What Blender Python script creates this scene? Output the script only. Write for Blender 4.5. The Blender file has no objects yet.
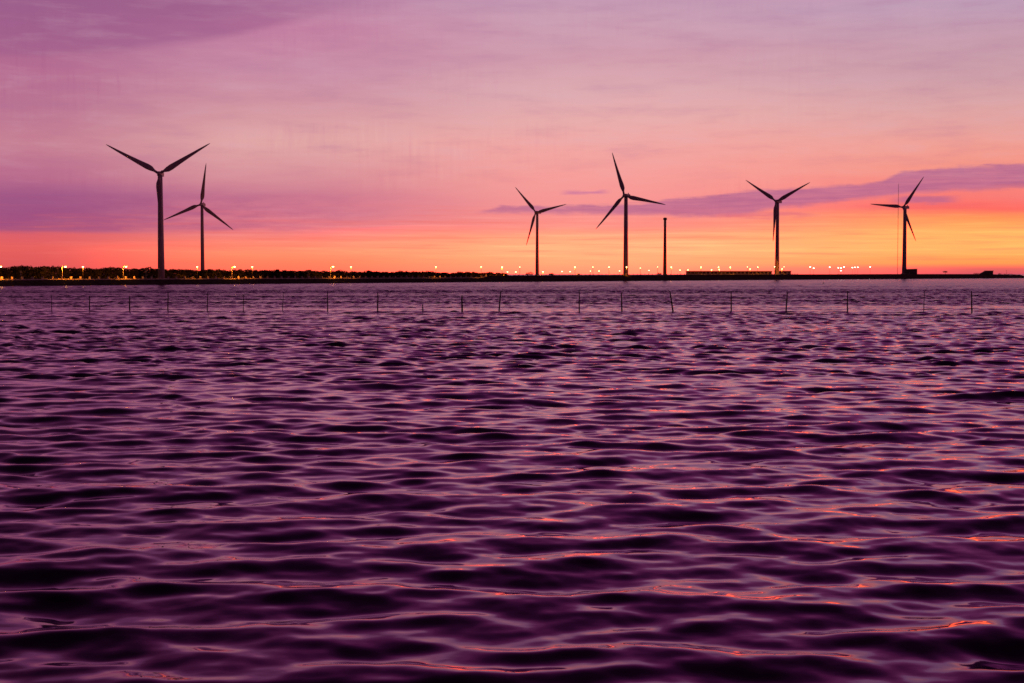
import bpy, bmesh, math, random
import numpy as np
from mathutils import Vector, Matrix

random.seed(7)
rng = np.random.default_rng(11)
scene = bpy.context.scene
COL = scene.collection
R = math.radians

# ------------------------------------------------------------------ camera
W, H = 1024, 683
FPX = 50.0 / 36.0 * W            # focal length in pixels
EYE = 5.0                        # height of the eye over the water
HZ = 274.0                       # picture row of the horizon
PITCH = math.atan((H / 2 - HZ) / FPX)
cam_d = bpy.data.cameras.new("camera")
cam_d.lens = 50
cam_d.sensor_width = 36
cam_d.clip_start = 0.5
cam_d.clip_end = 60000
cam = bpy.data.objects.new("camera", cam_d)
COL.objects.link(cam)
cam.location = (0, 0, EYE)
cam.rotation_euler = (math.pi / 2 - PITCH, 0, 0)
scene.camera = cam


def ray(px, py):
    X, Z = (px - W / 2) / FPX, (H / 2 - py) / FPX
    c, s = math.cos(PITCH), math.sin(PITCH)
    return Vector((X, c + Z * s, -s + Z * c))


def at(px, py, y):
    """World point seen at a picture position, y metres out."""
    d = ray(px, py)
    return Vector((0, 0, EYE)) + d * (y / d.y)


def sky_deg(px, py):
    d = ray(px, py)
    return math.degrees(math.atan2(d.x, d.y)), math.degrees(math.atan2(d.z, math.hypot(d.x, d.y)))


# ------------------------------------------------------------------ render settings
scene.render.engine = 'CYCLES'
scene.view_settings.view_transform = 'Standard'
scene.view_settings.look = 'None'
scene.view_settings.exposure = 0.0
scene.view_settings.gamma = 1.0
scene.view_settings.use_curve_mapping = False
scene.cycles.use_denoising = True
scene.cycles.max_bounces = 6
scene.cycles.sample_clamp_indirect = 8
scene.cycles.use_light_tree = True
scene.cycles.filter_width = 1.55


# ------------------------------------------------------------------ node helper
class V:
    """A value in a node tree that can be used in arithmetic."""
    nt = None

    def __init__(self, s):
        self.s = s

    @staticmethod
    def put(sock, v):
        if isinstance(v, V):
            V.nt.links.new(v.s, sock)
        else:
            sock.default_value = v

    @staticmethod
    def m(op, *a):
        n = V.nt.nodes.new('ShaderNodeMath')
        n.operation = op
        for i, v in enumerate(a):
            V.put(n.inputs[i], v)
        return V(n.outputs[0])

    def __add__(s, o): return V.m('ADD', s, o)
    __radd__ = __add__
    def __sub__(s, o): return V.m('SUBTRACT', s, o)
    def __rsub__(s, o): return V.m('SUBTRACT', o, s)
    def __mul__(s, o): return V.m('MULTIPLY', s, o)
    __rmul__ = __mul__
    def __truediv__(s, o): return V.m('DIVIDE', s, o)


def smooth(v, a, b, lo=0.0, hi=1.0):
    n = V.nt.nodes.new('ShaderNodeMapRange')
    n.interpolation_type = 'SMOOTHSTEP'
    V.put(n.inputs['Value'], v)
    for k, x in (('From Min', a), ('From Max', b), ('To Min', lo), ('To Max', hi)):
        V.put(n.inputs[k], x)
    return V(n.outputs[0])


def combine(x, y, z):
    n = V.nt.nodes.new('ShaderNodeCombineXYZ')
    for i, v in enumerate((x, y, z)):
        V.put(n.inputs[i], v)
    return V(n.outputs[0])


def noise(vec, scale, detail=3.0, rough=0.5, out='Fac', dist=0.0):
    n = V.nt.nodes.new('ShaderNodeTexNoise')
    V.put(n.inputs['Vector'], vec)
    n.inputs['Scale'].default_value = scale
    n.inputs['Detail'].default_value = detail
    n.inputs['Roughness'].default_value = rough
    n.inputs['Distortion'].default_value = dist
    return V(n.outputs[out])


def lin(c):
    c = c / 255.0
    return c / 12.92 if c <= 0.04045 else ((c + 0.055) / 1.055) ** 2.4


def rgb(r, g, b):
    return (lin(r), lin(g), lin(b), 1.0)


def ramp(v, stops, interp='LINEAR'):
    n = V.nt.nodes.new('ShaderNodeValToRGB')
    cr = n.color_ramp
    cr.interpolation = interp
    V.put(n.inputs[0], v)
    while len(cr.elements) < len(stops):
        cr.elements.new(0.5)
    for e, (p, c) in zip(cr.elements, stops):
        e.position = p
    for e, (p, c) in zip(cr.elements, stops):
        e.position = p
        e.color = c
    return V(n.outputs[0])


def mix(f, a, b, blend='MIX'):
    n = V.nt.nodes.new('ShaderNodeMix')
    n.data_type = 'RGBA'
    n.blend_type = blend
    n.clamp_factor = True
    V.put(n.inputs[0], f)
    V.put(n.inputs[6], a)
    V.put(n.inputs[7], b)
    return V(n.outputs[2])


def curve(v, pts):
    """Piecewise linear function of v through pts."""
    lo, hi = pts[0][0], pts[-1][0]
    ys = [p[1] for p in pts]
    y0, y1 = min(ys) - 1e-3, max(ys) + 1e-3
    t = (v - lo) * (1.0 / (hi - lo))
    st = []
    for x, y in pts:
        g = (y - y0) / (y1 - y0)
        st.append(((x - lo) / (hi - lo), (g, g, g, 1)))
    c = ramp(t, st)
    return c * (y1 - y0) + y0


# ------------------------------------------------------------------ sky
world = bpy.data.worlds.new("World")
scene.world = world
world.use_nodes = True
nt = V.nt = world.node_tree
nt.nodes.clear()
tc = nt.nodes.new('ShaderNodeTexCoord')
sep = nt.nodes.new('ShaderNodeSeparateXYZ')
nt.links.new(tc.outputs['Generated'], sep.inputs[0])
dx, dy, dz = (V(sep.outputs[i]) for i in range(3))
DEG = 57.29578
az = V.m('ARCTAN2', dx, dy) * DEG          # degrees right of the view's heading
el = V.m('ARCSINE', dz) * DEG              # degrees over the horizon

skyv = combine(az * 0.16, el, 0.0)
n_big = noise(skyv, 0.55, 4, 0.55) - 0.5
n_mid = noise(combine(az * 0.22, el * 1.3, 4.0), 1.5, 5, 0.6) - 0.5
n_fine = noise(combine(az * 0.035, el * 1.0, 9.0), 6.0, 3, 0.6) - 0.5
el_w = el + n_big * 1.1 + n_mid * 0.28     # bands that drift up and down

ROWS = 12.0


def col_ramp(px, rows):
    st = []
    for py, c in sorted(rows, key=lambda r: -r[0]):
        e = sky_deg(px, py)[1]
        k = rgb(*c)
        if c[0] >= 250:                      # the glow clips in red: its real red is over the film's white
            k = (k[0] * (3.8 if px > 500 else 1.9), k[1], k[2], 1.0)
        st.append((max(0.0, min(1.0, e / ROWS)), k))
    return st


cols = [
    (20, [(274, (214, 84, 88)), (262, (222, 88, 90)), (246, (228, 94, 96)), (234, (216, 90, 106)), (229, (172, 82, 122)), (212, (152, 76, 130)),
          (196, (152, 78, 134)), (180, (178, 96, 138)), (140, (192, 118, 144)), (100, (180, 106, 142)), (66, (176, 98, 140)), (30, (160, 90, 136)), (0, (150, 88, 136))]),
    (270, [(274, (250, 114, 92)), (262, (255, 130, 96)), (252, (255, 144, 110)), (240, (249, 130, 116)), (228, (232, 122, 134)), (212, (206, 114, 142)),
           (198, (200, 114, 144)), (180, (208, 134, 150)), (140, (220, 160, 163)), (110, (206, 144, 158)), (70, (194, 130, 160)), (25, (191, 118, 156)), (0, (181, 120, 158))]),
    (580, [(274, (252, 150, 116)), (262, (255, 172, 122)), (248, (255, 182, 132)), (237, (255, 166, 128)), (226, (248, 138, 132)), (205, (240, 142, 146)),
           (180, (240, 150, 151)), (150, (236, 158, 158)), (120, (226, 166, 168)), (92, (216, 164, 173)), (55, (202, 148, 168)), (0, (195, 153, 178))]),
    (1004, [(274, (214, 86, 100)), (268, (230, 104, 96)), (263, (255, 154, 84)), (250, (255, 180, 102)), (232, (255, 178, 102)), (218, (249, 144, 90)), (208, (246, 98, 98)),
            (194, (240, 114, 116)), (165, (238, 140, 130)), (140, (232, 152, 146)), (100, (212, 157, 162)), (74, (198, 150, 164)), (40, (192, 147, 167)), (0, (185, 150, 178))]),
]
t = el_w / ROWS
# near the horizon the bands stay level
t = (el + (el_w - el) * smooth(el, 0.6, 3.2)) / ROWS
cr = [ramp(t, col_ramp(px, rows)) for px, rows in cols]
a_ = [sky_deg(px, 200)[0] for px, _ in cols]
low = mix(smooth(az, a_[0], a_[1]), cr[0], cr[1])
low = mix(smooth(az, a_[1], a_[2]), low, cr[2])
low = mix(smooth(az, a_[2] + 1, a_[3]), low, cr[3])

# thin level streaks in the glow over the horizon
streak = n_fine * smooth(el, 0.1, 0.8) * smooth(el, 3.4, 2.0)
low = mix(smooth(streak, 0.0, 0.22) * 0.8, low, mix(1.0, low, (1.05, 1.22, 1.16, 1), 'MULTIPLY'))
low = mix(smooth(streak, 0.0, -0.22) * 0.34, low, rgb(236, 104, 98))


def px_curve(pts, dy=0.0):
    """el (degrees) as a function of azimuth from picture points."""
    return curve(az, [(sky_deg(x, y)[0], sky_deg(x, y)[1]) for x, y in pts])


# the long purple bar of cloud on the right: upper edge, lower edge
edge = (noise(combine(az * 0.5, el * 2.2, 2.0), 1.6, 6, 0.62) - 0.5)
fibre = (noise(combine(az * 0.14, el * 2.0, 6.0), 3.0, 5, 0.65) - 0.5)
e1 = el + edge * 0.34 + fibre * 0.22
up = px_curve([(470, 213), (500, 206), (560, 206), (640, 203), (690, 197), (760, 190), (860, 184), (886, 178), (904, 170), (960, 166), (1060, 162), (1300, 156)])
dn = px_curve([(470, 214.5), (500, 214.5), (560, 215), (640, 216), (700, 218), (740, 216), (790, 208), (860, 201), (900, 196), (960, 192), (1060, 188), (1300, 180)])
bar = smooth(e1 - dn, -0.06, 0.20) * smooth(up - e1, -0.06, 0.12)
bar = bar * smooth(az, sky_deg(466, 200)[0], sky_deg(492, 200)[0])
bar_col = mix(smooth(fibre, -0.2, 0.2), rgb(158, 84, 140), rgb(186, 104, 146))
low = mix(bar * smooth(az, a_[2] - 6, a_[2] + 6, 0.68, 0.86), low, bar_col)
# ragged rags under and over the bar
def rag(x0, x1, y0, y1, col, amt, k=0.0):
    aa, ab = sky_deg(x0, y0)[0], sky_deg(x1, y0)[0]
    ea, eb = sky_deg(512, y1)[1], sky_deg(512, y0)[1]
    w = (ab - aa) * 0.3
    e2 = el + edge * 0.3 + fibre * 0.30
    return smooth(az, aa, aa + w) * smooth(az, ab, ab - w) * smooth(e2, ea - 0.05, ea + 0.12) * smooth(e2, eb + 0.05, eb - 0.10) * amt


low = mix(rag(882, 966, 199, 207, None, 0.8), low, rgb(176, 90, 138))
low = mix(rag(556, 614, 190, 195, None, 0.75), low, rgb(190, 106, 156))
low = mix(rag(700, 830, 213, 219, None, 0.55), low, rgb(206, 92, 128))
low = mix(rag(640, 760, 207, 215, None, 0.4), low, rgb(196, 104, 140))
low = mix(rag(960, 1100, 190, 194, None, 0.55), low, rgb(206, 100, 122))
low = mix(rag(840, 1010, 206, 213, None, 0.35), low, rgb(228, 84, 104))
# purple bank low on the left, with a sharp under-side
bank = smooth(el + n_mid * 0.12 + edge * 0.10, sky_deg(100, 234)[1], sky_deg(100, 226)[1]) * smooth(el + n_big * 0.9 + n_mid * 0.5, sky_deg(100, 176)[1], sky_deg(100, 205)[1])
bank = bank * smooth(az, sky_deg(500, 200)[0], sky_deg(90, 200)[0])
low = mix(bank * smooth(n_mid + edge * 0.6, -0.28, 0.28, 0.05, 0.68), low, rgb(150, 68, 128))
# darker cloud sheet at the upper left, its lower edge climbing to the right
sheet_e = px_curve([(-900, 70), (0, 59), (120, 54), (240, 38), (360, 8), (460, -60), (700, -120)])
sheet = smooth(el + n_mid * 0.30 + edge * 0.25 - sheet_e, -0.08, 0.34) * smooth(az, sky_deg(430, 0)[0], sky_deg(200, 0)[0])
low = mix(sheet * smooth(n_big, -0.25, 0.25, 0.45, 0.85), low, rgb(150, 78, 132))
# soft mottling
low = mix(smooth(n_mid, -0.05, 0.3) * smooth(el, 2.5, 5) * 0.22, low, rgb(214, 168, 190))
low = mix(smooth(n_mid, 0.05, -0.3) * smooth(el, 2.5, 5) * 0.25, low, rgb(160, 88, 146))

# faint upright streaks, picture grain imitated in the sky colour
grain_streak = noise(combine(az * 5.5, el * 0.45, 3.0), 1.0, 4, 0.6) - 0.5
patchy = smooth(noise(combine(az * 0.12, el * 0.5, 12.0), 1.0, 3, 0.5), 0.40, 0.66)
v_amt = smooth(el, 1.7, 2.4) * smooth(az, 16.0, -14.0, 0.45, 1.0)
low = mix(smooth(grain_streak, 0.0, 0.28) * v_amt * patchy * 0.42, low, mix(1.0, low, (0.90, 0.72, 0.90, 1), 'MULTIPLY'))
low = mix(smooth(grain_streak, 0.0, -0.28) * v_amt * patchy * 0.34, low, mix(1.0, low, (1.08, 1.22, 1.10, 1), 'MULTIPLY'))

# the sky above the picture darkens to a deep violet
high = ramp((el - 10.0) / 80.0, [
    (0.0, (0.48, 0.19, 0.37, 1)), (0.045, (0.40, 0.095, 0.28, 1)), (0.09, (0.31, 0.052, 0.215, 1)), (0.16, (0.145, 0.023, 0.128, 1)), (0.27, (0.052, 0.009, 0.050, 1)),
    (0.45, (0.024, 0.004, 0.024, 1)), (1.0, (0.016, 0.003, 0.018, 1))])
left_dim = smooth(az, -34.0, 6.0, 0.36, 1.0)
high = mix(1.0, high, combine(left_dim, left_dim, left_dim), 'MULTIPLY')
high = mix(smooth(n_big, -0.3, 0.3) * 0.25, high, (0.30, 0.12, 0.26, 1), 'MULTIPLY')
sky_c = mix(smooth(el + n_big * 1.5, 9.8, 13.5), low, high)
# away from the glow the whole sky is dimmer
turn = V.m('COSINE', (az - 12.0) / DEG)
fall = smooth(turn, -1.0, 0.86, 0.22, 1.0)
fall_g = fall * smooth(turn, -1.0, 0.80, 0.5, 1.0)
sky_c = mix(1.0, sky_c, combine(fall, fall_g, fall), 'MULTIPLY')
sky_c = mix(smooth(el, -0.02, -0.6), sky_c, (0.02, 0.008, 0.02, 1))

nish = nt.nodes.new('ShaderNodeTexSky')
nish.sky_type = 'NISHITA'
nish.sun_disc = False
nish.sun_elevation = R(-1.5)
nish.sun_rotation = R(14)
bg1 = nt.nodes.new('ShaderNodeBackground')
V.put(bg1.inputs[0], sky_c)
bg1.inputs[1].default_value = 1.0
bg2 = nt.nodes.new('ShaderNodeBackground')
nt.links.new(nish.outputs[0], bg2.inputs[0])
bg2.inputs[1].default_value = 0.05
add = nt.nodes.new('ShaderNodeAddShader')
nt.links.new(bg1.outputs[0], add.inputs[0])
nt.links.new(bg2.outputs[0], add.inputs[1])
wo = nt.nodes.new('ShaderNodeOutputWorld')
nt.links.new(add.outputs[0], wo.inputs[0])
world.cycles.sampling_method = 'MANUAL'
world.cycles.sample_map_resolution = 1024

# ------------------------------------------------------------------ materials
def material(name, base, rough=0.8, var=0.25, scale=2.0, spec=0.3, metal=0.0):
    m = bpy.data.materials.new(name)
    m.use_nodes = True
    V.nt = m.node_tree
    b = m.node_tree.nodes['Principled BSDF']
    geo = m.node_tree.nodes.new('ShaderNodeNewGeometry')
    n = noise(V(geo.outputs['Position']), scale, 4, 0.6)
    c0 = tuple(x * (1 - var) for x in base) + (1,)
    c1 = tuple(min(1, x * (1 + var)) for x in base) + (1,)
    V.put(b.inputs['Base Color'], mix(smooth(n, 0.3, 0.7), c0, c1))
    b.inputs['Roughness'].default_value = rough
    b.inputs['Specular IOR Level'].default_value = spec
    b.inputs['Metallic'].default_value = metal
    return m


def glow(name, colour, strength):
    m = bpy.data.materials.new(name)
    m.use_nodes = True
    b = m.node_tree.nodes['Principled BSDF']
    b.inputs['Base Color'].default_value = (0.6, 0.5, 0.4, 1)
    b.inputs['Emission Color'].default_value = colour
    b.inputs['Emission Strength'].default_value = strength
    return m


M = dict(
    blade=material('blade_paint', (0.44, 0.40, 0.44), 0.45, 0.06, 0.3),
    tower=material('tower_paint', (0.44, 0.40, 0.43), 0.5, 0.10, 0.25),
    mast=material('mast_steel', (0.18, 0.16, 0.17), 0.6, 0.2, 1.0),
    concrete=material('concrete', (0.46, 0.44, 0.41), 0.9, 0.25, 0.8),
    rock=material('dike_stone', (0.04, 0.034, 0.034), 0.95, 0.45, 0.5, 0.1),
    soil=material('dark_soil', (0.045, 0.045, 0.035), 0.95, 0.4, 0.2, 0.1),
    asphalt=material('asphalt', (0.06, 0.06, 0.062), 0.9, 0.2, 0.7),
    leaf=material('dark_foliage', (0.03, 0.034, 0.02), 0.85, 0.5, 0.35, 0.1),
    shrub=material('shrub_foliage', (0.12, 0.12, 0.045), 0.85, 0.4, 0.8, 0.1),
    bark=material('bark', (0.06, 0.045, 0.035), 0.95, 0.3, 3.0, 0.1),
    steel=material('galvanised_steel', (0.42, 0.41, 0.40), 0.5, 0.12, 2.0),
    housing=material('lamp_housing', (0.20, 0.19, 0.18), 0.5, 0.1, 2.0),
    darkpole=material('dimmed_pole', (0.045, 0.04, 0.04), 0.7, 0.1, 2.0),  # shade put into the colour, against the spot's glare beside the pole
    wall=material('pale_wall', (0.40, 0.37, 0.33), 0.85, 0.15, 0.4),
    darkwall=material('dark_wall', (0.10, 0.085, 0.085), 0.85, 0.2, 0.4),
    roof=material('roof_sheet', (0.10, 0.08, 0.09), 0.7, 0.2, 0.4),
    pane=material('window_pane', (0.02, 0.02, 0.025), 0.08, 0.1, 1.0, 0.5),
    bamboo=material('wet_bamboo', (0.035, 0.028, 0.022), 0.8, 0.4, 5.0, 0.2),
    sign=material('sign_face', (0.45, 0.40, 0.25), 0.6, 0.1, 3.0),
    amber=glow('sodium_glow', (1.0, 0.42, 0.07, 1), 50.0),
    pale=glow('pale_lamp_glow', (1.0, 0.60, 0.25, 1), 9.0),
    white=glow('white_lamp_glow', (1.0, 0.80, 0.56, 1), 9.0),
)


# ------------------------------------------------------------------ mesh helpers
class MB:
    """Collects primitive shapes; build() links them as one mesh object."""

    def __init__(s):
        s.bm = bmesh.new()

    def box(s, c, size, rz=0.0, bevel=0.0):
        r = bmesh.ops.create_cube(s.bm, size=1.0)
        m = Matrix.Translation(c) @ Matrix.Rotation(rz, 4, 'Z') @ Matrix.Diagonal((*size, 1))
        bmesh.ops.transform(s.bm, matrix=m, verts=r['verts'])
        if bevel:
            es = list({e for v in r['verts'] for e in v.link_edges})
            bmesh.ops.bevel(s.bm, geom=es, offset=bevel, segments=2, affect='EDGES')
        return s

    def tube(s, pts, radii, n=8, caps=True):
        rings = []
        pts = [Vector(p) for p in pts]
        for i, p in enumerate(pts):
            d = (pts[min(i + 1, len(pts) - 1)] - pts[max(i - 1, 0)]).normalized()
            a = d.cross(Vector((0, 1, 0)))
            if a.length < 0.1:
                a = d.cross(Vector((1, 0, 0)))
            a.normalize()
            b = d.cross(a).normalized()
            r = radii[i] if isinstance(radii, (list, tuple)) else radii
            rings.append([s.bm.verts.new(p + (a * math.cos(k * 2 * math.pi / n) + b * math.sin(k * 2 * math.pi / n)) * r) for k in range(n)])
        for r0, r1 in zip(rings, rings[1:]):
            for k in range(n):
                s.bm.faces.new((r0[k], r0[(k + 1) % n], r1[(k + 1) % n], r1[k]))
        if caps:
            s.bm.faces.new(rings[0][::-1])
            s.bm.faces.new(rings[-1])
        return s

    def ball(s, c, size, seg=12):
        r = bmesh.ops.create_uvsphere(s.bm, u_segments=seg, v_segments=max(6, seg // 2), radius=1.0)
        bmesh.ops.transform(s.bm, matrix=Matrix.Translation(c) @ Matrix.Diagonal((*size, 1)), verts=r['verts'])
        return s

    def prism(s, poly, y0, y1):
        """An x-z outline pushed from y0 to y1."""
        a = [s.bm.verts.new((x, y0, z)) for x, z in poly]
        b = [s.bm.verts.new((x, y1, z)) for x, z in poly]
        s.bm.faces.new(a)
        s.bm.faces.new(b[::-1])
        for i in range(len(poly)):
            j = (i + 1) % len(poly)
            s.bm.faces.new((a[j], a[i], b[i], b[j]))
        return s

    def build(s, name, mat, parent=None, smooth_=False):
        bmesh.ops.recalc_face_normals(s.bm, faces=s.bm.faces)
        me = bpy.data.meshes.new(name)
        s.bm.to_mesh(me)
        s.bm.free()
        me.materials.append(mat)
        if smooth_:
            for p in me.polygons:
                p.use_smooth = True
        o = bpy.data.objects.new(name, me)
        COL.objects.link(o)
        if parent is not None:
            o.parent = parent
        return o


def tag(o, label=None, cat=None, group=None, kind=None):
    for k, v in (('label', label), ('category', cat), ('group', group), ('kind', kind)):
        if v:
            o[k] = v
    return o


def thing(name, label, cat, loc=(0, 0, 0), rz=0.0, group=None):
    o = bpy.data.objects.new(name, None)
    COL.objects.link(o)
    o.location = loc
    o.rotation_euler = (0, 0, rz)
    return tag(o, label, cat, group)


def copy_thing(src, loc, rz, label):
    r = src.copy()
    COL.objects.link(r)
    r.location = loc
    r.rotation_euler = (0, 0, rz)
    r['label'] = label
    for ch in list(src.children):
        c = ch.copy()
        COL.objects.link(c)
        c.parent = r
        for g in list(ch.children):
            d = g.copy()
            COL.objects.link(d)
            d.parent = c
    return r


def mesh_from(name, verts, faces, mat, smooth_=False):
    """Quads from numpy arrays."""
    me = bpy.data.meshes.new(name)
    nv, nf = len(verts), len(faces)
    k = faces.shape[1]
    me.vertices.add(nv)
    me.vertices.foreach_set('co', np.ascontiguousarray(verts, dtype=np.float32).ravel())
    me.loops.add(nf * k)
    me.loops.foreach_set('vertex_index', np.ascontiguousarray(faces, dtype=np.int32).ravel())
    me.polygons.add(nf)
    me.polygons.foreach_set('loop_start', np.arange(0, nf * k, k, dtype=np.int32))
    me.polygons.foreach_set('use_smooth', np.full(nf, smooth_, dtype=bool))
    me.update(calc_edges=True)
    me.validate()
    me.materials.append(mat)
    o = bpy.data.objects.new(name, me)
    COL.objects.link(o)
    return o


# ------------------------------------------------------------------ water
def water_material():
    m = bpy.data.materials.new('sea_water')
    m.use_nodes = True
    V.nt = m.node_tree
    N = m.node_tree.nodes
    b = N['Principled BSDF']
    b.inputs['Base Color'].default_value = (0.030, 0.012, 0.024, 1)
    b.inputs['Metallic'].default_value = 0.85      # base colour = reflectance seen square on, tint = at a glancing angle
    b.inputs['Specular Tint'].default_value = (0.84, 0.58, 0.84, 1)
    b.inputs['Roughness'].default_value = 0.07
    b.inputs['IOR'].default_value = 1.333
    geo = N.new('ShaderNodeNewGeometry')
    sp = N.new('ShaderNodeSeparateXYZ')
    m.node_tree.links.new(geo.outputs['Position'], sp.inputs[0])
    x, y = V(sp.outputs[0]), V(sp.outputs[1])

    def slopes(vec, scale, amp, detail=2.0):
        c = noise(vec, scale, detail, 0.5, 'Color')
        s = N.new('ShaderNodeSeparateXYZ')
        m.node_tree.links.new(c.s, s.inputs[0])
        return (V(s.outputs[0]) - 0.5) * amp, (V(s.outputs[1]) - 0.5) * amp
    gust = noise(combine(x * 0.5, y * 0.25, 0.0), 0.12, 3, 0.5)
    g = smooth(gust, 0.35, 0.68, 0.45, 1.25)
    ax, ay = slopes(combine(x * 0.55, y, 0.0), 4.2, 0.11)
    bx, by = slopes(combine(x * 0.45, y, 7.0), 0.9, 0.40, 3.0)
    far = smooth(y, 60.0, 420.0)
    n = N.new('ShaderNodeVectorMath')
    n.operation = 'ADD'
    m.node_tree.links.new(geo.outputs['Normal'], n.inputs[0])
    off = combine(ax * g * 0.7 + bx * far * 0.7, ay * g + by * far, 0.0)
    m.node_tree.links.new(off.s, n.inputs[1])
    nn = N.new('ShaderNodeVectorMath')
    nn.operation = 'NORMALIZE'
    m.node_tree.links.new(n.outputs[0], nn.inputs[0])
    m.node_tree.links.new(nn.outputs[0], b.inputs['Normal'])
    V.put(b.inputs['Roughness'], smooth(y, 25.0, 420.0, 0.045, 0.24))
    return m


def make_water():
    e = 0.0040
    rows = [7.0]
    while rows[-1] < 30000:
        k = e if rows[-1] < 1700 else 0.02
        st = rows[-1] * k
        if 100 < rows[-1] < 1100:
            st = min(st, 0.42 + max(0.0, rows[-1] - 420) * 0.0025)
        rows.append(rows[-1] + st)
    r = np.array(rows)
    a = np.concatenate([np.linspace(-70, -27, 24, endpoint=False), np.linspace(-27, 27, 640), np.linspace(27, 70, 25)[1:]]) * math.pi / 180
    rr, aa = np.meshgrid(r, a, indexing='ij')
    X = rr * np.sin(aa)
    Y = rr * np.cos(aa)
    step = np.gradient(r)[:, None]
    dX = np.zeros_like(X); dY = np.zeros_like(X); Z = np.zeros_like(X)
    # slow patches where the chop is stronger or weaker
    patch = np.ones_like(X)
    for i in range(7):
        L = rng.uniform(9, 40)
        th = rng.uniform(-0.6, 0.6) + math.pi / 2
        patch += 0.14 * np.cos(2 * math.pi / L * (X * math.cos(th) * 0.6 + Y * math.sin(th)) + rng.uniform(0, 6.28))
    for i in range(5):
        L = rng.uniform(45, 160)
        th = rng.uniform(-0.35, 0.35) + math.pi / 2
        patch += 0.13 * np.cos(2 * math.pi / L * (X * math.cos(th) + Y * math.sin(th)) + rng.uniform(0, 6.28))
    patch = np.clip(patch, 0.4, 1.65)
    patch = 0.88 + (patch - 0.88) * np.clip((rr - 22) / 45, 0.15, 1)
    lams = np.exp(np.linspace(math.log(0.22), math.log(6.5), 150))
    for lam in lams:
        # slope carried by each wave length
        sl = 0.0182 * math.exp(-0.5 * (math.log(lam / 2.15) / 0.58) ** 2) + 0.0066 * math.exp(-0.5 * (math.log(lam / 0.65) / 0.6) ** 2)
        k = 2 * math.pi / lam
        A = sl * math.sqrt(2) / k * rng.uniform(0.6, 1.4)
        spread = 0.43 + 0.16 * max(0.0, math.log(2.5 / lam))
        th = -math.pi / 2 + 0.05 + rng.normal(0, spread)
        ph = rng.uniform(0, 6.283)
        keep = np.clip((lam / step - 1.8) / 1.2, 0, 1)
        n = int((keep > 0).sum())
        if n == 0:
            continue
        p = k * (X[:n] * math.cos(th) + Y[:n] * math.sin(th)) + ph
        amp = A * keep[:n] * patch[:n]
        if lam < 1.6:                          # the open reach is choppier than the lee near the eye
            amp = amp * (1 + 1.0 * np.clip((rr[:n] - 28) / 60, 0, 1))
        c, s = np.cos(p), np.sin(p)
        Z[:n] += amp * c
        q = 0.5
        dX[:n] -= q * amp * math.cos(th) * s
        dY[:n] -= q * amp * math.sin(th) * s
    verts = np.stack([X + dX, Y + dY, Z], -1).reshape(-1, 3)
    nr, na = X.shape
    i = np.arange(nr - 1)[:, None] * na + np.arange(na - 1)[None, :]
    faces = np.stack([i, i + 1, i + na + 1, i + na], -1).reshape(-1, 4)
    faces = faces[:, ::-1]
    o = mesh_from('water', verts, faces, water_material(), True)
    tag(o, kind='structure')


make_water()

# ------------------------------------------------------------------ shore: dike, road, land
SHORE = [(-260, 288.6), (-120, 287.3), (0, 286.3), (128, 285.3), (256, 284.1), (384, 282.9), (512, 281.7), (640, 280.6), (768, 279.8), (896, 278.9), (960, 278.6), (1022, 278.3)]
sp_x = np.array([p[0] for p in SHORE], float)
sp_y = np.array([EYE * FPX / (p[1] - HZ) for p in SHORE])
# smooth the traced distances
fit = np.polyfit(sp_x, 1.0 / sp_y, 2)


def shore_d(px):
    return 1.0 / np.polyval(fit, px)


def crest(px):
    """Height of the dike top over the water."""
    return float(np.interp(px, [-260, 478, 492, 640, 768, 896, 985, 1022, 1030], [2.48, 2.48, 3.95, 4.3, 4.6, 4.95, 4.9, 3.6, -0.4]))


def xw(px, d):
    return (px - W / 2) / FPX * d / 1.0011


def ground(px, back=8.0):
    """A point on the dike top, back metres behind the water line."""
    d = shore_d(px) + back
    return Vector((xw(px, d), d, crest(px)))


def ribbon(name, pxs, profile, mat, jitter=0.0):
    """Sweep a (back, height) profile along the shore. profile(px) -> list."""
    V_, F_ = [], []
    n = None
    for px in pxs:
        d0 = shore_d(px)
        pr = profile(px)
        n = len(pr)
        for b, z in pr:
            j = random.uniform(-jitter, jitter)
            d = d0 + b + j * 0.6
            V_.append((xw(px, d), d, z + j * 0.35))
    for i in range(len(pxs) - 1):
        for k in range(n - 1):
            a = i * n + k
            F_.append((a, a + n, a + n + 1, a + 1))
    return mesh_from(name, np.array(V_), np.array(F_), mat)


pxs = list(np.arange(-260, 1031, 1.5))


def dike_profile(px):
    c = crest(px)
    return [(-3.0, -1.2), (-0.4, -0.1), (1.2, c * 0.30), (3.0, c * 0.64), (4.6, c * 0.93), (5.4, c), (6.0, c + 0.02), (18.0, c), (22, c - 0.5), (24, -1.0)]


tag(ribbon('embankment', pxs, dike_profile, M['rock'], 0.18), kind='structure')


def land_profile(px):
    c = min(crest(px), 4.0) - 0.6
    depth = float(np.interp(px, [-260, 300, 500, 900, 1030], [620, 560, 420, 140, 30]))
    return [(19.0, c - 0.8), (26.0, c), (depth * 0.5 + 10, c + 0.1), (depth, c), (depth + 12, -1.2)]


tag(ribbon('land', list(np.arange(-260, 1031, 6.0)), land_profile, M['soil']), kind='structure')
road_px = list(np.arange(-260, 900, 3.0))
tag(ribbon('road', road_px, lambda px: [(9.4, crest(px) + 0.05), (15.5, crest(px) + 0.05)], M['asphalt']), kind='structure')


def kerb_profile(px):
    c = crest(px)
    return [(7.7, c - 0.1), (7.7, c + 0.30), (8.1, c + 0.31), (8.1, c - 0.1)]


tag(ribbon('kerb', list(np.arange(-260, 488, 3.0)), kerb_profile, M['concrete']), kind='structure')


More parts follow.
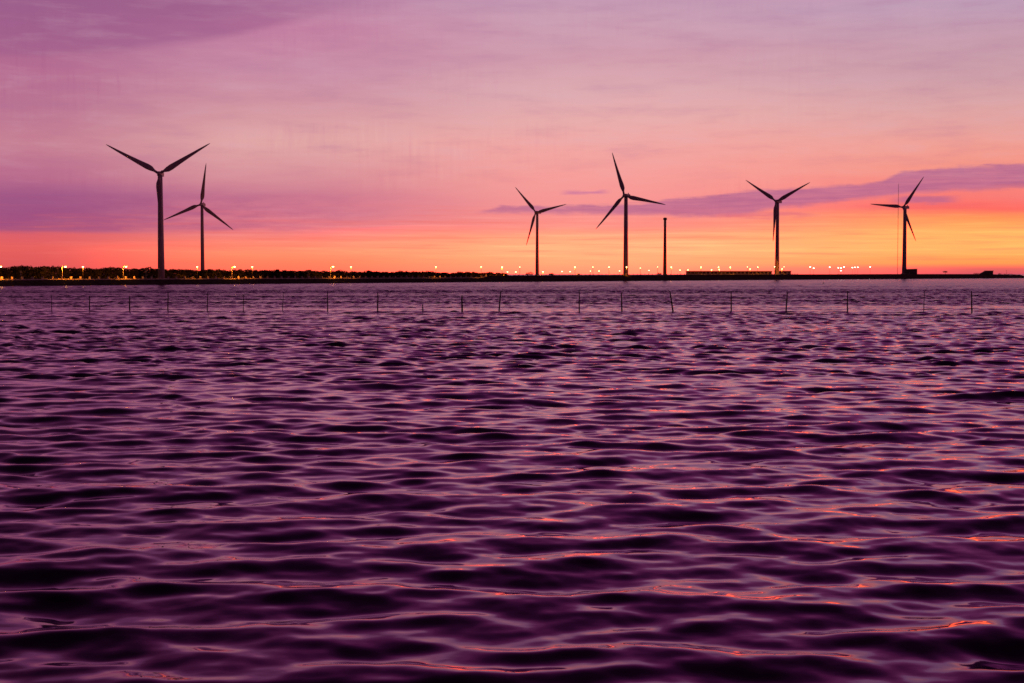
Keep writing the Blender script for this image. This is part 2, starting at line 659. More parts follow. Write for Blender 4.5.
def walk(px0, px1, step, back):
    """Points every step metres along the dike top."""
    out = []
    fine = [ground(p, back) for p in np.arange(px0, px1, 0.1)]
    acc, last = step, fine[0]
    for p in fine:
        acc += (p - last).length
        last = p
        if acc >= step:
            acc -= step
            out.append(p)
    return out


def railing(name, label, px0, px1, step, size, back, n_rail, mat):
    pts = walk(px0, px1, step, back)[:100]
    root = thing(name, label, 'railing', pts[0])
    o = pts[0]
    pm = MB().box((0, 0, size[2] / 2), size, 0, 0.04).build('post', mat, root)
    for p in pts[1:]:
        c = pm.copy()
        COL.objects.link(c)
        c.parent = root
        c.location = p - o
    for k in range(n_rail):
        mb = MB()
        z = size[2] * (0.45 + 0.37 * k)
        mb.tube([q - o + Vector((0, 0, z)) for q in pts], 0.045, 6)
        mb.build('rail', M['housing'], root)


railing('roadside_railing', 'long low railing of square concrete posts along the left shore road, lit orange', -30, 487, 5.3, (0.8, 0.55, 1.4), 8.7, 1, M['concrete'])
railing('dike_railing', 'low post railing along the higher dike in the middle of the shore', 494, 800, 5.4, (0.4, 0.4, 0.8), 9.0, 1, M['concrete'])

# ------------------------------------------------------------------ wind turbines
def blade_mb(Rl, ang, root_c, chord):
    """One tapering, twisted blade in the local x-z plane, pointing at ang."""
    bm = bmesh.new()
    st = [(0.03, root_c, 1.0, 0.0), (0.09, root_c * 0.95, 0.95, 0.05), (0.16, chord * 0.9, 0.35, 0.12), (0.23, chord, 0.24, 0.10), (0.40, chord * 0.78, 0.20, 0.05),
          (0.60, chord * 0.56, 0.17, 0.02), (0.80, chord * 0.37, 0.15, 0.0), (0.94, chord * 0.22, 0.14, 0.0), (1.0, chord * 0.07, 0.14, 0.0)]
    rings = []
    n = 12
    for f, c, th, sh in st:
        tw = R(14) * (1 - f)
        ring = []
        for k in range(n):
            t_ = k * 2 * math.pi / n
            u = c * 0.5 * math.cos(t_) + sh * chord
            v = c * 0.5 * th * math.sin(t_)
            ux, vy = u * math.cos(tw) - v * math.sin(tw), u * math.sin(tw) + v * math.cos(tw)
            ring.append(bm.verts.new((ux, vy, f * Rl)))
        rings.append(ring)
    for r0, r1 in zip(rings, rings[1:]):
        for k in range(n):
            bm.faces.new((r0[k], r0[(k + 1) % n], r1[(k + 1) % n], r1[k]))
    bm.faces.new(rings[0][::-1])
    bm.faces.new(rings[-1])
    bmesh.ops.rotate(bm, cent=(0, 0, 0), matrix=Matrix.Rotation(-(ang - math.pi / 2), 3, 'Y'), verts=bm.verts)
    mb = MB()
    mb.bm.free()
    mb.bm = bm
    return mb


def turbine(label, hub_px, base_px, y, Rpx, phase, yaw, z0, wpx):
    """hub_px = hub in the picture, base_px = column of the tower's foot, y = distance."""
    s = FPX / y
    hub = at(hub_px[0], hub_px[1], y)
    foot = Vector((xw(base_px, y), y, z0))
    Rl = Rpx / s
    h = hub.z - z0
    root = thing('wind_turbine', label, 'wind turbine', foot, 0, 'wind turbines on the far shore')
    r1, r0 = wpx[0] / s / 2, wpx[1] / s / 2
    top = h - Rl * 0.035
    MB().tube([(0, 0, -0.5), (0, 0, h * 0.3), (0, 0, h * 0.65), (0, 0, top)], [r0, r0 + (r1 - r0) * 0.36, r0 + (r1 - r0) * 0.72, r1], 24).build('tower', M['tower'], root, True)
    MB().tube([(0, 0, -0.4), (0, 0, 0.5)], [r0 * 1.5, r0 * 1.45], 20).build('base', M['concrete'], root)
    Y_ = Matrix.Rotation(yaw, 4, 'Z')
    off = r1 * 1.4 + Rl * 0.045                # the rotor hangs clear in front of the tower
    nl = Rl * 0.27
    nh, nw = Rl * 0.075, Rl * 0.075
    nac = MB()
    nac.prism([(-nw / 2, -nh * 0.45), (nw / 2, -nh * 0.45), (nw / 2, nh * 0.35), (nw * 0.32, nh * 0.55), (-nw * 0.32, nh * 0.55), (-nw / 2, nh * 0.35)], -off * 0.72, nl - off)
    nac.box((0, nl - off - nl * 0.12, nh * 0.7), (nw * 0.15, nl * 0.08, nh * 0.5))
    na = nac.build('nacelle', M['tower'], root)
    hb = MB().ball((0, 0, 0), (Rl * 0.036, Rl * 0.055, Rl * 0.036), 16).build('hub', M['blade'], root, True)
    hub_l = Vector((hub.x - foot.x, hub.y - foot.y, h))
    # keep the nacelle on the tower axis
    hub_l.x = (hub.x - foot.x)
    na.location = (0, 0, h)
    na.rotation_euler = (0, 0, yaw)
    fx = Y_ @ Vector((0, -off, 0))
    hb.location = Vector((0, 0, h)) + fx
    hb.rotation_euler = (0, 0, yaw)
    for k in range(3):
        b = blade_mb(Rl, phase + k * 2 * math.pi / 3, Rl * 0.045, Rl * 0.098).build('blade', M['blade'], root, True)
        b.location = hb.location
        b.rotation_euler = (0, 0, yaw)
    # lean compensation: the foot stands straight under the hub
    root.location.x = hub.x - fx.x
    return root


d1 = float(shore_d(160)) + 13
turbine('largest wind turbine, leftmost on the shore, two blades raised in a wide V', (160.5, 174.0), 162.3, d1, 58.6, R(31), R(4), crest(160), (4.6, 7.0))
turbine('smaller wind turbine behind the treeline, just to the right of the leftmost turbine', (201.7, 204.6), 203, 930, 41.2, R(82), R(-4), 1.8, (2.8, 4.2))
turbine('slim wind turbine beside the dark bush left of centre, lowest blade pointing down-left', (535.7, 212.4), 537, 1110, 34.6, R(12), R(-28), 3.4, (2.4, 3.8))
turbine('tallest of the right-hand turbines, beside the bare tower, one blade pointing nearly straight up', (623.9, 195.7), 625.6, 1072, 45.0, R(107), R(-27), crest(625), (3.6, 5.2))
turbine('wind turbine at the end of the long low building, two blades raised in a V', (775.4, 201.5), 777, 1255, 40.0, R(26), R(-35), crest(777), (3.0, 4.6))
turbine('rightmost wind turbine, beside a thin mast and a dark hut, one blade pointing level left', (902.3, 207.4), 904, 1500, 36.8, R(53), R(-44), crest(905), (3.2, 4.6))


def pole_height(px, py, y, z0):
    p = at(px, py, y)
    return p.z - z0


# bare tower without blades
y_ = 1115.0
z0 = crest(664) - 0.2
h = pole_height(664.6, 217.6, y_, z0)
root = thing('bare_tower', 'bare slender tower with a small round head and no blades, right of the tallest turbine', 'tower', (xw(664.8, y_), y_, z0))
MB().tube([(0, 0, -0.5), (0, 0, h * 0.5), (0, 0, h * 0.955)], [1.5, 1.2, 0.95], 20).build('shaft', M['mast'], root, True)
MB().tube([(0, 0, h * 0.955), (0, 0, h * 0.962), (0, 0, h * 0.99), (0, 0, h)], [1.05, 1.45, 1.5, 0.9], 20).build('head', M['mast'], root, True)

# thin measuring mast
y_ = 1492.0
z0 = crest(897) - 0.1
h = pole_height(897.6, 184.0, y_, z0)
root = thing('measuring_mast', 'hair-thin tall mast standing just left of the rightmost wind turbine', 'mast', (xw(897.4, y_), y_, z0))
mb = MB()
for k in range(3):
    a = k * 2 * math.pi / 3 + 0.4
    mb.tube([(0.34 * math.cos(a), 0.34 * math.sin(a), -0.3), (0.24 * math.cos(a), 0.24 * math.sin(a), h)], [0.075, 0.06], 6)
nb = int(h / 1.5)
for i in range(nb):
    a = i * 2 * math.pi / 3 + 0.4
    b_ = a + 2 * math.pi / 3
    f0, f1 = 0.34 - 0.1 * i / nb, 0.34 - 0.1 * (i + 1) / nb
    mb.tube([(f0 * math.cos(a), f0 * math.sin(a), i * 1.5), (f1 * math.cos(b_), f1 * math.sin(b_), (i + 1) * 1.5)], 0.03, 4)
mb.build('lattice', M['mast'], root)
MB().tube([(0, 0, h), (0, 0, h + 2.0)], [0.06, 0.03], 6).build('tip_rod', M['mast'], root)

# ------------------------------------------------------------------ buildings
# long low shed behind the dike
y_ = 1262.0
xa, xb = xw(687, y_), xw(772, y_)
L = xb - xa
zb = crest(730) - 0.2
ht = pole_height(700, 270.9, y_, zb)
root = thing('long_building', 'long low flat-roofed building with a row of dark windows, between bare tower and turbine', 'building', (xa, y_, zb))
mb = MB()
nb = 22
bay = L / nb
wy = 0.35
mb.box((L / 2, wy + 4.0, ht * 0.14), (L, 8.0, ht * 0.28))
mb.box((L / 2, wy + 4.0, ht * 0.80), (L, 8.0, ht * 0.12))
mb.box((L / 2, wy + 5.2, ht * 0.5), (L, 5.6, ht * 0.50))
for i in range(nb + 1):
    w_ = 0.55 if i % 3 else 1.1
    mb.box((min(max(i * bay, w_ / 2), L - w_ / 2), wy + 0.75, ht * 0.51), (w_, 1.5, ht * 0.455))
mb.build('wall', M['wall'], root)
rf = MB()
rf.box((L / 2, 4.2, ht * 0.93), (L + 1.0, 9.6, ht * 0.135))
rf.build('roof', M['roof'], root)
for i in range(nb):
    MB().box((i * bay + bay / 2, wy + 1.9, ht * 0.51), (bay * 0.98, 0.3, ht * 0.44)).build('window', M['pane'], root)

# lit hut at the end of the shed, behind the turbine's foot
y_ = 1268.0
xa, xb = xw(775.5, y_), xw(791, y_)
L = xb - xa
zb = crest(783) - 0.2
ht = pole_height(783, 270.8, y_, zb)
root = thing('lit_hut', 'small hut lit yellow at the foot of the turbine, right end of long building', 'hut', (xa, y_, zb))
MB().box((L / 2, 2.5, ht * 0.42), (L, 5, ht * 0.84)).build('wall', M['wall'], root)
MB().box((L / 2, 2.4, ht * 0.92), (L + 0.8, 6.0, ht * 0.16)).build('roof', M['roof'], root)
for k in (0.28, 0.62):
    MB().box((L * k, -0.02, ht * 0.5), (L * 0.16, 0.12, ht * 0.42)).build('window', M['pane'], root)
MB().box((L * 0.86, -0.02, ht * 0.35), (1.0, 0.12, ht * 0.68)).build('door', M['darkwall'], root)

# dark transformer hut beside the last turbine
y_ = 1496.0
xa, xb = xw(906.2, y_), xw(917.2, y_)
L = xb - xa
zb = crest(911) - 0.2
ht = pole_height(912, 268.7, y_, zb)
root = thing('transformer_hut', 'dark boxy hut with sloping roof against the rightmost turbine tower', 'hut', (xa, y_, zb))
MB().prism([(0, 0), (L, 0), (L, ht * 0.93), (0, ht * 0.86)], 0, 6).build('wall', M['darkwall'], root)
MB().prism([(-0.4, ht * 0.87), (L + 0.4, ht * 0.945), (L + 0.4, ht * 1.0), (-0.4, ht * 0.93)], -0.4, 6.4).build('roof', M['roof'], root)
MB().box((L * 0.3, -0.04, 1.1), (1.1, 0.12, 2.2)).build('door', M['mast'], root)
MB().box((L * 0.72, -0.04, 2.6), (1.8, 0.12, 0.9)).build('vent', M['mast'], root)

# low bunker near the tip
y_ = float(shore_d(985)) + 12
xa, xb = xw(981, y_), xw(993.2, y_)
L = xb - xa
zb = crest(985) - 0.2
ht = pole_height(988, 270.6, y_, zb)
root = thing('shore_hut', 'dark low hut with one sloping side near the right tip of the land', 'hut', (xa, y_, zb))
MB().prism([(0, 0), (L, 0), (L, ht * 0.84), (L * 0.42, ht * 0.84), (L * 0.1, ht * 0.3)], 0, 7).build('wall', M['darkwall'], root)
MB().prism([(L * 0.36, ht * 0.845), (L + 0.4, ht * 0.845), (L + 0.4, ht), (L * 0.46, ht)], -0.4, 7.4).build('roof', M['roof'], root)
MB().box((L * 0.7, -0.04, 1.0), (1.0, 0.12, 2.0)).build('door', M['mast'], root)


# ------------------------------------------------------------------ plants
def leaf_cloud(n, centre, size, s0, s1, gen):
    """n little quads scattered in an ellipsoid, denser on the outside."""
    d = gen.normal(size=(n, 3))
    d /= np.linalg.norm(d, axis=1)[:, None]
    r = gen.uniform(0.25, 1.0, n) ** 0.5
    c = np.array(centre) + d * r[:, None] * np.array(size)
    return leaf_quads(c, gen.uniform(s0, s1, n), gen)


def leaf_quads(c, s, gen):
    n = len(c)
    a = gen.normal(size=(n, 3)); a /= np.linalg.norm(a, axis=1)[:, None]
    b = np.cross(a, gen.normal(size=(n, 3))); b /= np.linalg.norm(b, axis=1)[:, None]
    a *= s[:, None]; b *= s[:, None] * 0.6
    v = np.stack([c - a, c - b, c + a, c + b], 1).reshape(-1, 3)
    f = np.arange(4 * n).reshape(n, 4)
    return v, f


def join_quads(parts):
    vs, fs, k = [], [], 0
    for v, f in parts:
        vs.append(v); fs.append(f + k); k += len(v)
    return np.concatenate(vs), np.concatenate(fs)


def make_treeline():
    g = np.random.default_rng(5)
    tops_x = [-90, 0, 10, 20, 32, 46, 64, 90, 100, 110, 118, 128, 150, 170, 200, 256, 320, 384, 425, 440, 470, 492, 506]
    tops_y = [268, 267.8, 267.4, 266.4, 267.4, 267.0, 268.0, 269.2, 268.8, 267.8, 268.6, 269.2, 268.5, 269.8, 270.2, 270.2, 271.2, 271.9, 271.6, 272.8, 272.5, 272.9, 274.0]
    parts, mb = [], MB()
    px = -90.0
    while px < 506:
        d = float(shore_d(px)) + 34 + g.uniform(-7, 10)
        ty = float(np.interp(px, tops_x, tops_y)) + 0.35 + g.normal(0, 0.25) + 0.75 * math.sin(px * 0.31) * math.sin(px * 0.113 + 1) + 0.35 * math.sin(px * 0.83)
        z0 = 1.7
        top = EYE + (HZ - ty) * d / FPX
        hh = max(top - z0, 1.5)
        x = xw(px, d)
        w = g.uniform(1.4, 2.6)
        mb.tube([(x, d, z0 - 0.3), (x + g.uniform(-.2, .2), d, z0 + hh * 0.7)], [0.16, 0.07], 5)
        for k in range(4):
            f = [0.22, 0.46, 0.70, 0.88][k]
            ww = w * [1.2, 1.25, 1.05, 0.7][k]
            parts.append(leaf_cloud(120, (x + g.normal(0, .4), d + g.normal(0, .6), z0 + hh * f), (ww, ww, hh * 0.2), 0.16, 0.42, g))
        px += g.uniform(0.9, 2.2) * 2.4 * 300 / d
    v, f = join_quads(parts)
    tv = np.array([vv.co[:] for vv in mb.bm.verts])
    mb.bm.verts.index_update()
    tf = np.array([[q.index for q in fc.verts] for fc in mb.bm.faces if len(fc.verts) == 4])
    mb.bm.free()
    v, f = join_quads([(v, f), (tv, tf)])
    o = mesh_from('treeline', v, f, M['leaf'])
    tag(o, 'dark belt of trees behind the shore road, seen as one mass', 'trees', None, 'stuff')


make_treeline()


def bush(label, px0, px1, ytop, back, mat, seed, n=420, group=None, zbase=None, name='bush', cat='bush'):
    g = np.random.default_rng(seed)
    px = (px0 + px1) / 2
    d = float(shore_d(px)) + back
    z0 = (crest(px) if back < 18 else min(crest(px), 4.0) - 0.6) if zbase is None else zbase
    w = (xw(px1, d) - xw(px0, d)) / 2
    hh = max(EYE + (HZ - ytop) * d / FPX - z0, 0.6)
    root = thing(name, label, cat, (xw(px, d), d, z0), 0, group)
    parts = []
    for k in range(9):
        cx = g.uniform(-0.7, 0.7) * w
        hz = hh * (1 - 0.45 * abs(cx / w)) * g.uniform(0.75, 1.0)
        parts.append(leaf_cloud(n // 9, (cx, g.uniform(-.5, .5) * w * 0.6, hz * 0.52), (w * 0.36, w * 0.36, hz * 0.5), 0.10, 0.30, g))
    v, f = join_quads(parts)
    o = mesh_from('foliage', v, f, mat)
    o.parent = root
    mb = MB()
    for k in range(5):
        a = g.uniform(0, 6.28)
        mb.tube([(0.1 * math.cos(a), 0.1 * math.sin(a), -0.2), (w * .4 * math.cos(a), w * .3 * math.sin(a), hh * 0.6)], [0.07, 0.03], 5)
    mb.build('stem', M['bark'], root)
    return root


bush('round shrub lit orange, right beside the foot of the leftmost turbine', 168.5, 175.5, 273.6, 15, M['shrub'], 21, group='shrubs lit by the street lamps')
bush('tallest orange-lit shrub, middle one of three right of the leftmost turbine', 174.5, 181.5, 271.8, 15.5, M['shrub'], 22, group='shrubs lit by the street lamps')
bush('low orange-lit shrub, rightmost of three near the leftmost turbine', 181, 187, 273.8, 15, M['shrub'], 23, group='shrubs lit by the street lamps')
bush('broad rounded bush reaching above the middle of the treeline', 428, 436, 270.3, 26, M['leaf'], 24, zbase=1.8)
bush('dark bush standing at the left of the slim turbine foot', 525, 536, 271.0, 14, M['leaf'], 25)
bush('low dark bush to the right of the slim turbine near centre', 548, 556, 272.6, 14, M['leaf'], 26)
bush('tiny dark bush between the slim turbine and the tallest turbine', 576.5, 580.5, 273.0, 13, M['leaf'], 27, 200)
bush('low dark bush at the left of the bare tower foot', 656, 662, 272.2, 13, M['leaf'], 28, 260)
bush('rounded dark bush directly left of the shore hut near the right tip', 973, 981, 272.6, 12, M['leaf'], 29, 260)
for i, (a, b, yt, lab) in enumerate([
        (996, 1002, 273.2, 'low dark bush just right of the shore hut'),
        (1001, 1008, 273.6, 'dark bush around the foot of the thin post at the right tip'),
        (1007, 1013, 273.4, 'spiky low bush halfway between thin post and end of the land'),
        (1012, 1017, 274.2, 'small dark bush second from the right end of the land'),
        (1016, 1021, 275.4, 'last small bush at the very right end of the land')]):
    bush(lab, a, b, yt, 10, M['leaf'], 40 + i, 240, 'bushes on the tip of the land')

# small tree with a rounded crown
d = float(shore_d(945)) + 12
z0 = crest(945)
root = thing('tree', 'small lone tree with a flat rounded crown right of the dark transformer hut', 'tree', (xw(945.2, d), d, z0))
g = np.random.default_rng(77)
hh = pole_height(945, 270.8, d, z0)
parts = [leaf_cloud(90, (q, g.uniform(-.6, .6), hh * 0.72 - 0.08 * abs(q)), (1.0, 1.0, hh * 0.24), 0.12, 0.32, g) for q in (-1.7, -0.9, 0, 0.9, 1.6)]
v, f = join_quads(parts)
cr_ = mesh_from('crown', v, f, M['leaf'])
cr_.parent = root
MB().tube([(0, 0, -0.3), (0.05, 0, hh * 0.4), (-0.05, 0, hh * 0.7)], [0.18, 0.14, 0.08], 8).tube([(0.05, 0, hh * 0.4), (1.0, 0.1, hh * 0.66)], [0.09, 0.04], 6).tube([(0.04, 0, hh * 0.42), (-1.0, -0.1, hh * 0.68)], [0.09, 0.04], 6).build('trunk', M['bark'], root)

# thin post on the tip
d = float(shore_d(1006)) + 10
root = thing('marker_post', 'thin dark post sticking up from the bushes at the right tip', 'post', (xw(1006.6, d), d, crest(1006)))
hh = pole_height(1006, 270.2, d, crest(1006))
MB().tube([(0, 0, -0.3), (0, 0, hh)], [0.16, 0.12], 8).build('pole', M['mast'], root)
MB().box((0, 0, hh - 0.35), (0.5, 0.16, 0.5), 0, 0.03).build('marker_plate', M['mast'], root)

# ------------------------------------------------------------------ road signs and unlit poles
def road_sign(label, px, ytop, back, plate):
    d = float(shore_d(px)) + back
    z0 = crest(px)
    hh = pole_height(px, ytop, d, z0)
    root = thing('road_sign', label, 'road sign', (xw(px, d), d, z0), 0, 'road signs on the shore road')
    MB().tube([(0, 0, -0.2), (0, 0, hh)], [0.09, 0.07], 8).build('pole', M['steel'], root)
    if plate:
        MB().box((0, -0.13, hh - plate[1] / 2 - 0.1), (plate[0], 0.07, plate[1]), 0, 0.02).build('plate', M['sign'], root)


road_sign('small roadside sign on a pole left of the first tall lamp', 21, 270.4, 7.6, (0.9, 0.9))
road_sign('small roadside sign just left of the leftmost turbine foot', 146, 270.4, 7.6, (1.0, 0.8))
road_sign('thin roadside pole with a small plate, left of the last tall orange lamp', 308, 270.6, 7.6, (0.4, 0.9))

# ------------------------------------------------------------------ street lamps
def lamp(label, px, py, y, z0, glowmat, arm=0.0, lens=(0.5, 0.3, 0.2), group='street lamps along the shore', pole_r=0.13, watts=0):
    p = at(px, py, y)
    h = p.z - z0
    root = thing('street_lamp', label, 'street lamp', (p.x - arm, y, z0), 0, group)
    if arm:
        MB().tube([(0, 0, -0.3), (0, 0, h * 0.55), (0, 0, h + 0.1)], [pole_r * 1.3, pole_r * 1.05, pole_r * 0.85], 10).build('pole', M['housing'], root)
        MB().tube([(0, 0, h + 0.05), (arm * 0.35, 0, h + 0.3), (arm, 0, h + 0.34)], [pole_r * 0.7, pole_r * 0.6, pole_r * 0.5], 8).build('arm', M['housing'], root)
    else:
        MB().tube([(0, 0, -0.3), (0, 0, h + lens[2] * 0.8)], [pole_r, pole_r * 0.75], 8).build('pole', M['darkpole'], root)
    hd = MB().ball((arm, -0.06, h + lens[2] * 0.75), (lens[0] * 1.1, lens[1] * 1.05, lens[2] * 0.5), 12).build('lamp_head', M['housing'], root)
    MB().ball((arm, -0.06, h), lens, 12).build('lens', glowmat, hd)
    if watts:
        ld = bpy.data.lights.new('lamp_light', 'SPOT')
        ld.energy = watts
        ld.color = (1.0, 0.21, 0.010)
        ld.spot_size = R(158)
        ld.spot_blend = 0.25
        ld.shadow_soft_size = 0.25
        lo = bpy.data.objects.new('lamp_light', ld)
        COL.objects.link(lo)
        lo.parent = hd
        lo.location = (arm, -0.06 if arm else -0.55, h - lens[2] - 0.3)
        tg = ground(px + 4) - ground(px - 4)
        lo.rotation_euler = (R(66), 0, math.atan2(tg.y, tg.x))     # the lantern is tipped towards the road
    return root


def front(px, back):
    return float(shore_d(px)) + back, crest(px)


tall = [
    (0.6, 'tall amber street lamp cut by the left edge of the picture'),
    (65.4, 'tall amber street lamp on a lit pole, first one right of the left edge'),
    (126.0, 'tall amber street lamp on a lit pole, left of the leftmost turbine'),
    (234.6, 'tall amber street lamp on a lit pole, right of the second turbine'),
    (333.0, 'tall amber street lamp standing alone halfway along the treeline'),
]
for px, lab in tall:
    y, z0 = front(px, 6.5)
    lamp(lab, px, 266.7, y, z0, M['amber'], 1.4, (0.44, 0.34, 0.26), 'tall amber lamps on the left shore road', 0.14, 10000)
across = [
    (83.0, 'pale amber street lamp on a dark pole, between first and second tall lamps'),
    (197.2, 'pale amber street lamp on a dark pole, just left of the second turbine tower'),
    (252.3, 'pale amber street lamp on a dark pole, right of the third tall lamp'),
    (351.0, 'pale lamp on a dark pole right of the lone tall amber lamp'),
    (435.9, 'pale lamp on a dark pole above the broad bush in the treeline'),
    (481.2, 'pale lamp over the right end of the treeline'),
]
for px, lab in across:
    y, z0 = front(px, 6.6)
    lamp(lab, px, 266.8, y, z0, M['pale'], 0, (0.42, 0.32, 0.26), watts=4200)
mid = [
    (502.1, 267.0, 'pale lamp on a lit pole where the dike steps up'),
    (543.0, 271.6, 'low pale lamp just right of the slim turbine near centre'),
    (575.0, 267.0, 'bright high lamp left of a close pair, between slim and tallest turbine'),
    (592.9, 267.0, 'faint high lamp second to the left of the tallest turbine'),
    (609.0, 267.0, 'high lamp nearest to the left of the tallest turbine tower'),
    (626.6, 267.0, 'lamp shining in front of the tallest turbine tower'),
    (640.3, 268.0, 'faint lamp just right of the tallest turbine tower'),
    (671.3, 267.0, 'high bright lamp just right of the bare tower'),
    (701.0, 267.0, 'high lamp over the left part of the long building'),
    (718.6, 267.0, 'high lamp directly above a lower one over the middle of the long building'),
    (730.3, 267.0, 'high lamp right of the stacked pair over the long building'),
    (757.7, 267.0, 'high bright lamp nearest left of the turbine at the long building'),
]
for px, py, lab in mid:
    y, z0 = front(px, 6.0 if 620 < px < 630 else 9.0)
    faint = 'faint' in lab
    lamp(lab, px, py, y, z0, M['pale'], 0, (0.34, 0.3, 0.28) if faint else (0.46, 0.36, 0.36), 'lamps along the middle of the shore', watts=0 if faint else 9000)
back_ = [
    (507.5, 271.9, 'low lamp beside the lit pole where the dike steps up'),
    (515.8, 271.9, 'low bright lamp at the right end of the treeline'),
    (519.8, 267.0, 'faint high lamp over the right end of the treeline, left of slim turbine'),
    (562.0, 271.4, 'low lamp, left one of a pair right of the slim turbine'),
    (570.1, 271.6, 'low lamp, right one of a pair right of the slim turbine'),
    (590.4, 271.1, 'low lamp under the faint high lamp left of the tallest turbine'),
    (599.0, 271.0, 'low lamp midway between two high ones, left of the tallest turbine'),
    (619.6, 270.8, 'low bright lamp touching the left side of the tallest turbine tower'),
    (649.0, 270.4, 'low lamp between the tallest turbine and the bare tower'),
    (657.6, 266.9, 'faint high lamp just left of the bare tower'),
    (680.0, 270.0, 'low lamp between the bare tower and the long building'),
    (688.0, 269.9, 'low lamp at the left end of the long building'),
    (711.5, 269.8, 'low lamp left of the stacked pair over the long building'),
    (719.1, 269.6, 'lower lamp of the stacked pair over the long building'),
    (747.4, 266.9, 'faint high lamp over the right part of the long building'),
    (750.1, 269.0, 'low bright lamp over the right part of the long building'),
    (774.6, 266.7, 'lamp half hidden on the left side of the turbine tower at the building'),
    (782.1, 268.8, 'bright lamp in front of the small lit hut'),
    (784.0, 266.8, 'faint high lamp above the small lit hut'),
]
for px, py, lab in back_:
    y, z0 = front(px, 12.0)
    if px < 688:
        y += 95
        z0 = min(z0, 4.0) - 0.6
    else:
        y += -1.5
    faint = 'faint' in lab
    lamp(lab, px, py, y, z0, M['pale'], 0, (0.34, 0.3, 0.28) if faint else (0.46, 0.36, 0.36), 'lamps behind the middle of the shore', watts=(9000 if px > 770 else 5000) if px > 688 and not faint else 0)
port = [
    (810.2, 266.9, 'far white lamp, leftmost of the cluster right of the lit hut'),
    (813.7, 268.1, 'far white lamp, second of the pair nearest right of the lit hut'),
    (829.7, 267.0, 'far white lamp standing alone left of the dense middle cluster'),
    (838.3, 267.8, 'far white lamp at the left of the dense cluster'),
    (841.0, 267.9, 'far white lamp in the middle of the dense cluster'),
    (844.0, 266.9, 'brightest far white lamp, right end of the dense cluster'),
    (840.9, 270.6, 'far white lamp hanging lowest, under the dense cluster'),
    (852.4, 267.5, 'far white lamp, left of the tight row of three'),
    (855.0, 267.2, 'far white lamp, middle of the tight row of three'),
    (857.8, 267.2, 'far white lamp, right of the tight row of three'),
    (870.2, 266.9, 'far white lamp, rightmost and alone before the thin mast'),
]
for px, py, lab in port:
    y = float(shore_d(px)) + 70 + (px * 37 % 11) * 4
    lamp(lab, px, py, y, 3.2, M['white'], 0, (0.62, 0.45, 0.45), 'white lamps on the far quay', 0.09)

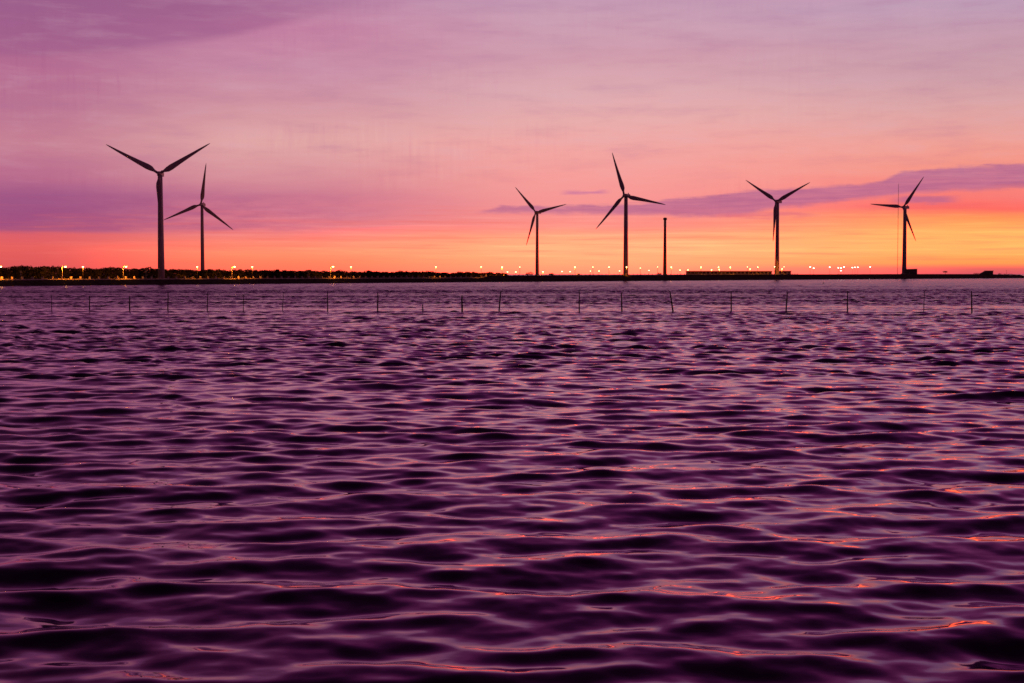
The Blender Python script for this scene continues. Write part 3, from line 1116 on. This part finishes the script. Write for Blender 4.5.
# ------------------------------------------------------------------ stakes in the water
STAKES = [  # foot column, top column, top row, foot row, radius, twig, label
    (51.8, 51.4, 294.6, 311.5, .035, None, 'thin stake, first from the left edge of the row in the water'),
    (89.6, 89.4, 295.8, 310.8, .06, None, 'dark stake, second from the left edge, left of the leftmost turbine'),
    (129.8, 129.4, 296.0, 311.2, .07, None, 'stake standing under the second tall amber lamp'),
    (168.0, 168.0, 292.2, 311.2, .06, None, 'stake standing just right of the leftmost turbine foot'),
    (207.4, 207.6, 292.6, 311.2, .05, None, 'stake standing just right of the second turbine tower'),
    (243.5, 243.3, 295.0, 310.8, .04, ('bar', 1.0), 'thin stake with a short cross stick on its top'),
    (282.6, 283.4, 292.0, 311.0, .035, ('bar', 0.35), 'thin crooked stake between the T-topped stake and the lone amber lamp'),
    (327.6, 327.4, 291.2, 311.2, .055, None, 'stake standing just left below the lone tall amber lamp'),
    (377.8, 377.7, 292.2, 311.4, .065, ('bar', 0.5), 'stout stake with a small cross stick at half height'),
    (422.9, 422.6, 304.4, 311.8, .06, None, 'shortest stake, broken off low, below the broad bush'),
    (462.0, 462.0, 295.2, 311.6, .085, None, 'thick short stake under the right part of the treeline'),
    (499.0, 500.7, 291.2, 311.4, .07, ('twig', 1), 'thick stake leaning slightly right below the step in the dike'),
    (579.3, 579.3, 290.8, 311.8, .06, None, 'stake between the slim turbine and the tallest turbine'),
    (621.9, 621.4, 292.6, 311.6, .07, ('twig', 1), 'stake with a bent twig on top, just left of the tallest turbine'),
    (673.1, 669.8, 291.0, 311.8, .075, ('twig', -1), 'stake leaning clearly to the left, right of the bare tower'),
    (731.3, 731.1, 291.2, 311.6, .065, ('bar', 0.98), 'upright stake below the middle of the long building'),
    (786.2, 787.2, 291.6, 311.6, .07, None, 'stake leaning a little right below the small lit hut'),
    (847.6, 847.5, 291.2, 311.6, .065, None, 'upright stake below the far white lamps'),
    (923.9, 924.3, 290.8, 311.6, .04, ('twig', 1), 'thin faint stake just right of the rightmost turbine'),
    (972.0, 971.4, 291.0, 312.0, .075, None, 'thick upright stake, last at the right of the row'),
]
for fx, tx, ty, fy, r_, tw, lab in STAKES:
    y = EYE * FPX / (fy - HZ)
    ft = at(fx, fy, y)
    tp = at(tx, ty, y)
    root = thing('stake', lab, 'stake', (ft.x, y, 0.0), 0, 'row of stakes standing in the shallow water')
    v = tp - Vector((ft.x, y, 0))
    wob = random.uniform(-.03, .03)
    r_ *= 1.25
    MB().tube([-v * 0.35, v * 0.3 + Vector((wob, 0, 0)), v * 0.7 - Vector((wob, 0, 0)), v], [r_ * 1.15, r_ * 1.05, r_ * 0.9, r_ * 0.7], 8).build('pole', M['bamboo'], root)
    if tw and tw[0] == 'bar':
        c = v * tw[1]
        MB().tube([c + Vector((-.5, -.05, -.02)), c + Vector((.42, -.05, .05))], [.035, .03], 6).build('cross_stick', M['bamboo'], root)
    elif tw:
        s_ = tw[1]
        MB().tube([v * 0.93, v * 0.99 + Vector((.22 * s_, 0, .2)), v + Vector((.34 * s_, 0, .3)), v + Vector((.55 * s_, 0, .34))], [.035, .028, .02, .014], 6).build('twig', M['bamboo'], root)

# a float bobbing off the dike
y = EYE * FPX / (283.6 - HZ)
p = at(823.4, 283.6, y)
root = thing('float', 'small dark float on the water below the far white lamps', 'float', (p.x, y, 0))
MB().ball((0, 0, 0.15), (0.55, 0.4, 0.32), 14).build('ball', M['mast'], root, True)
MB().tube([(0, 0, 0.4), (0.05, 0, 0.9)], 0.05, 6).build('rod', M['mast'], root)
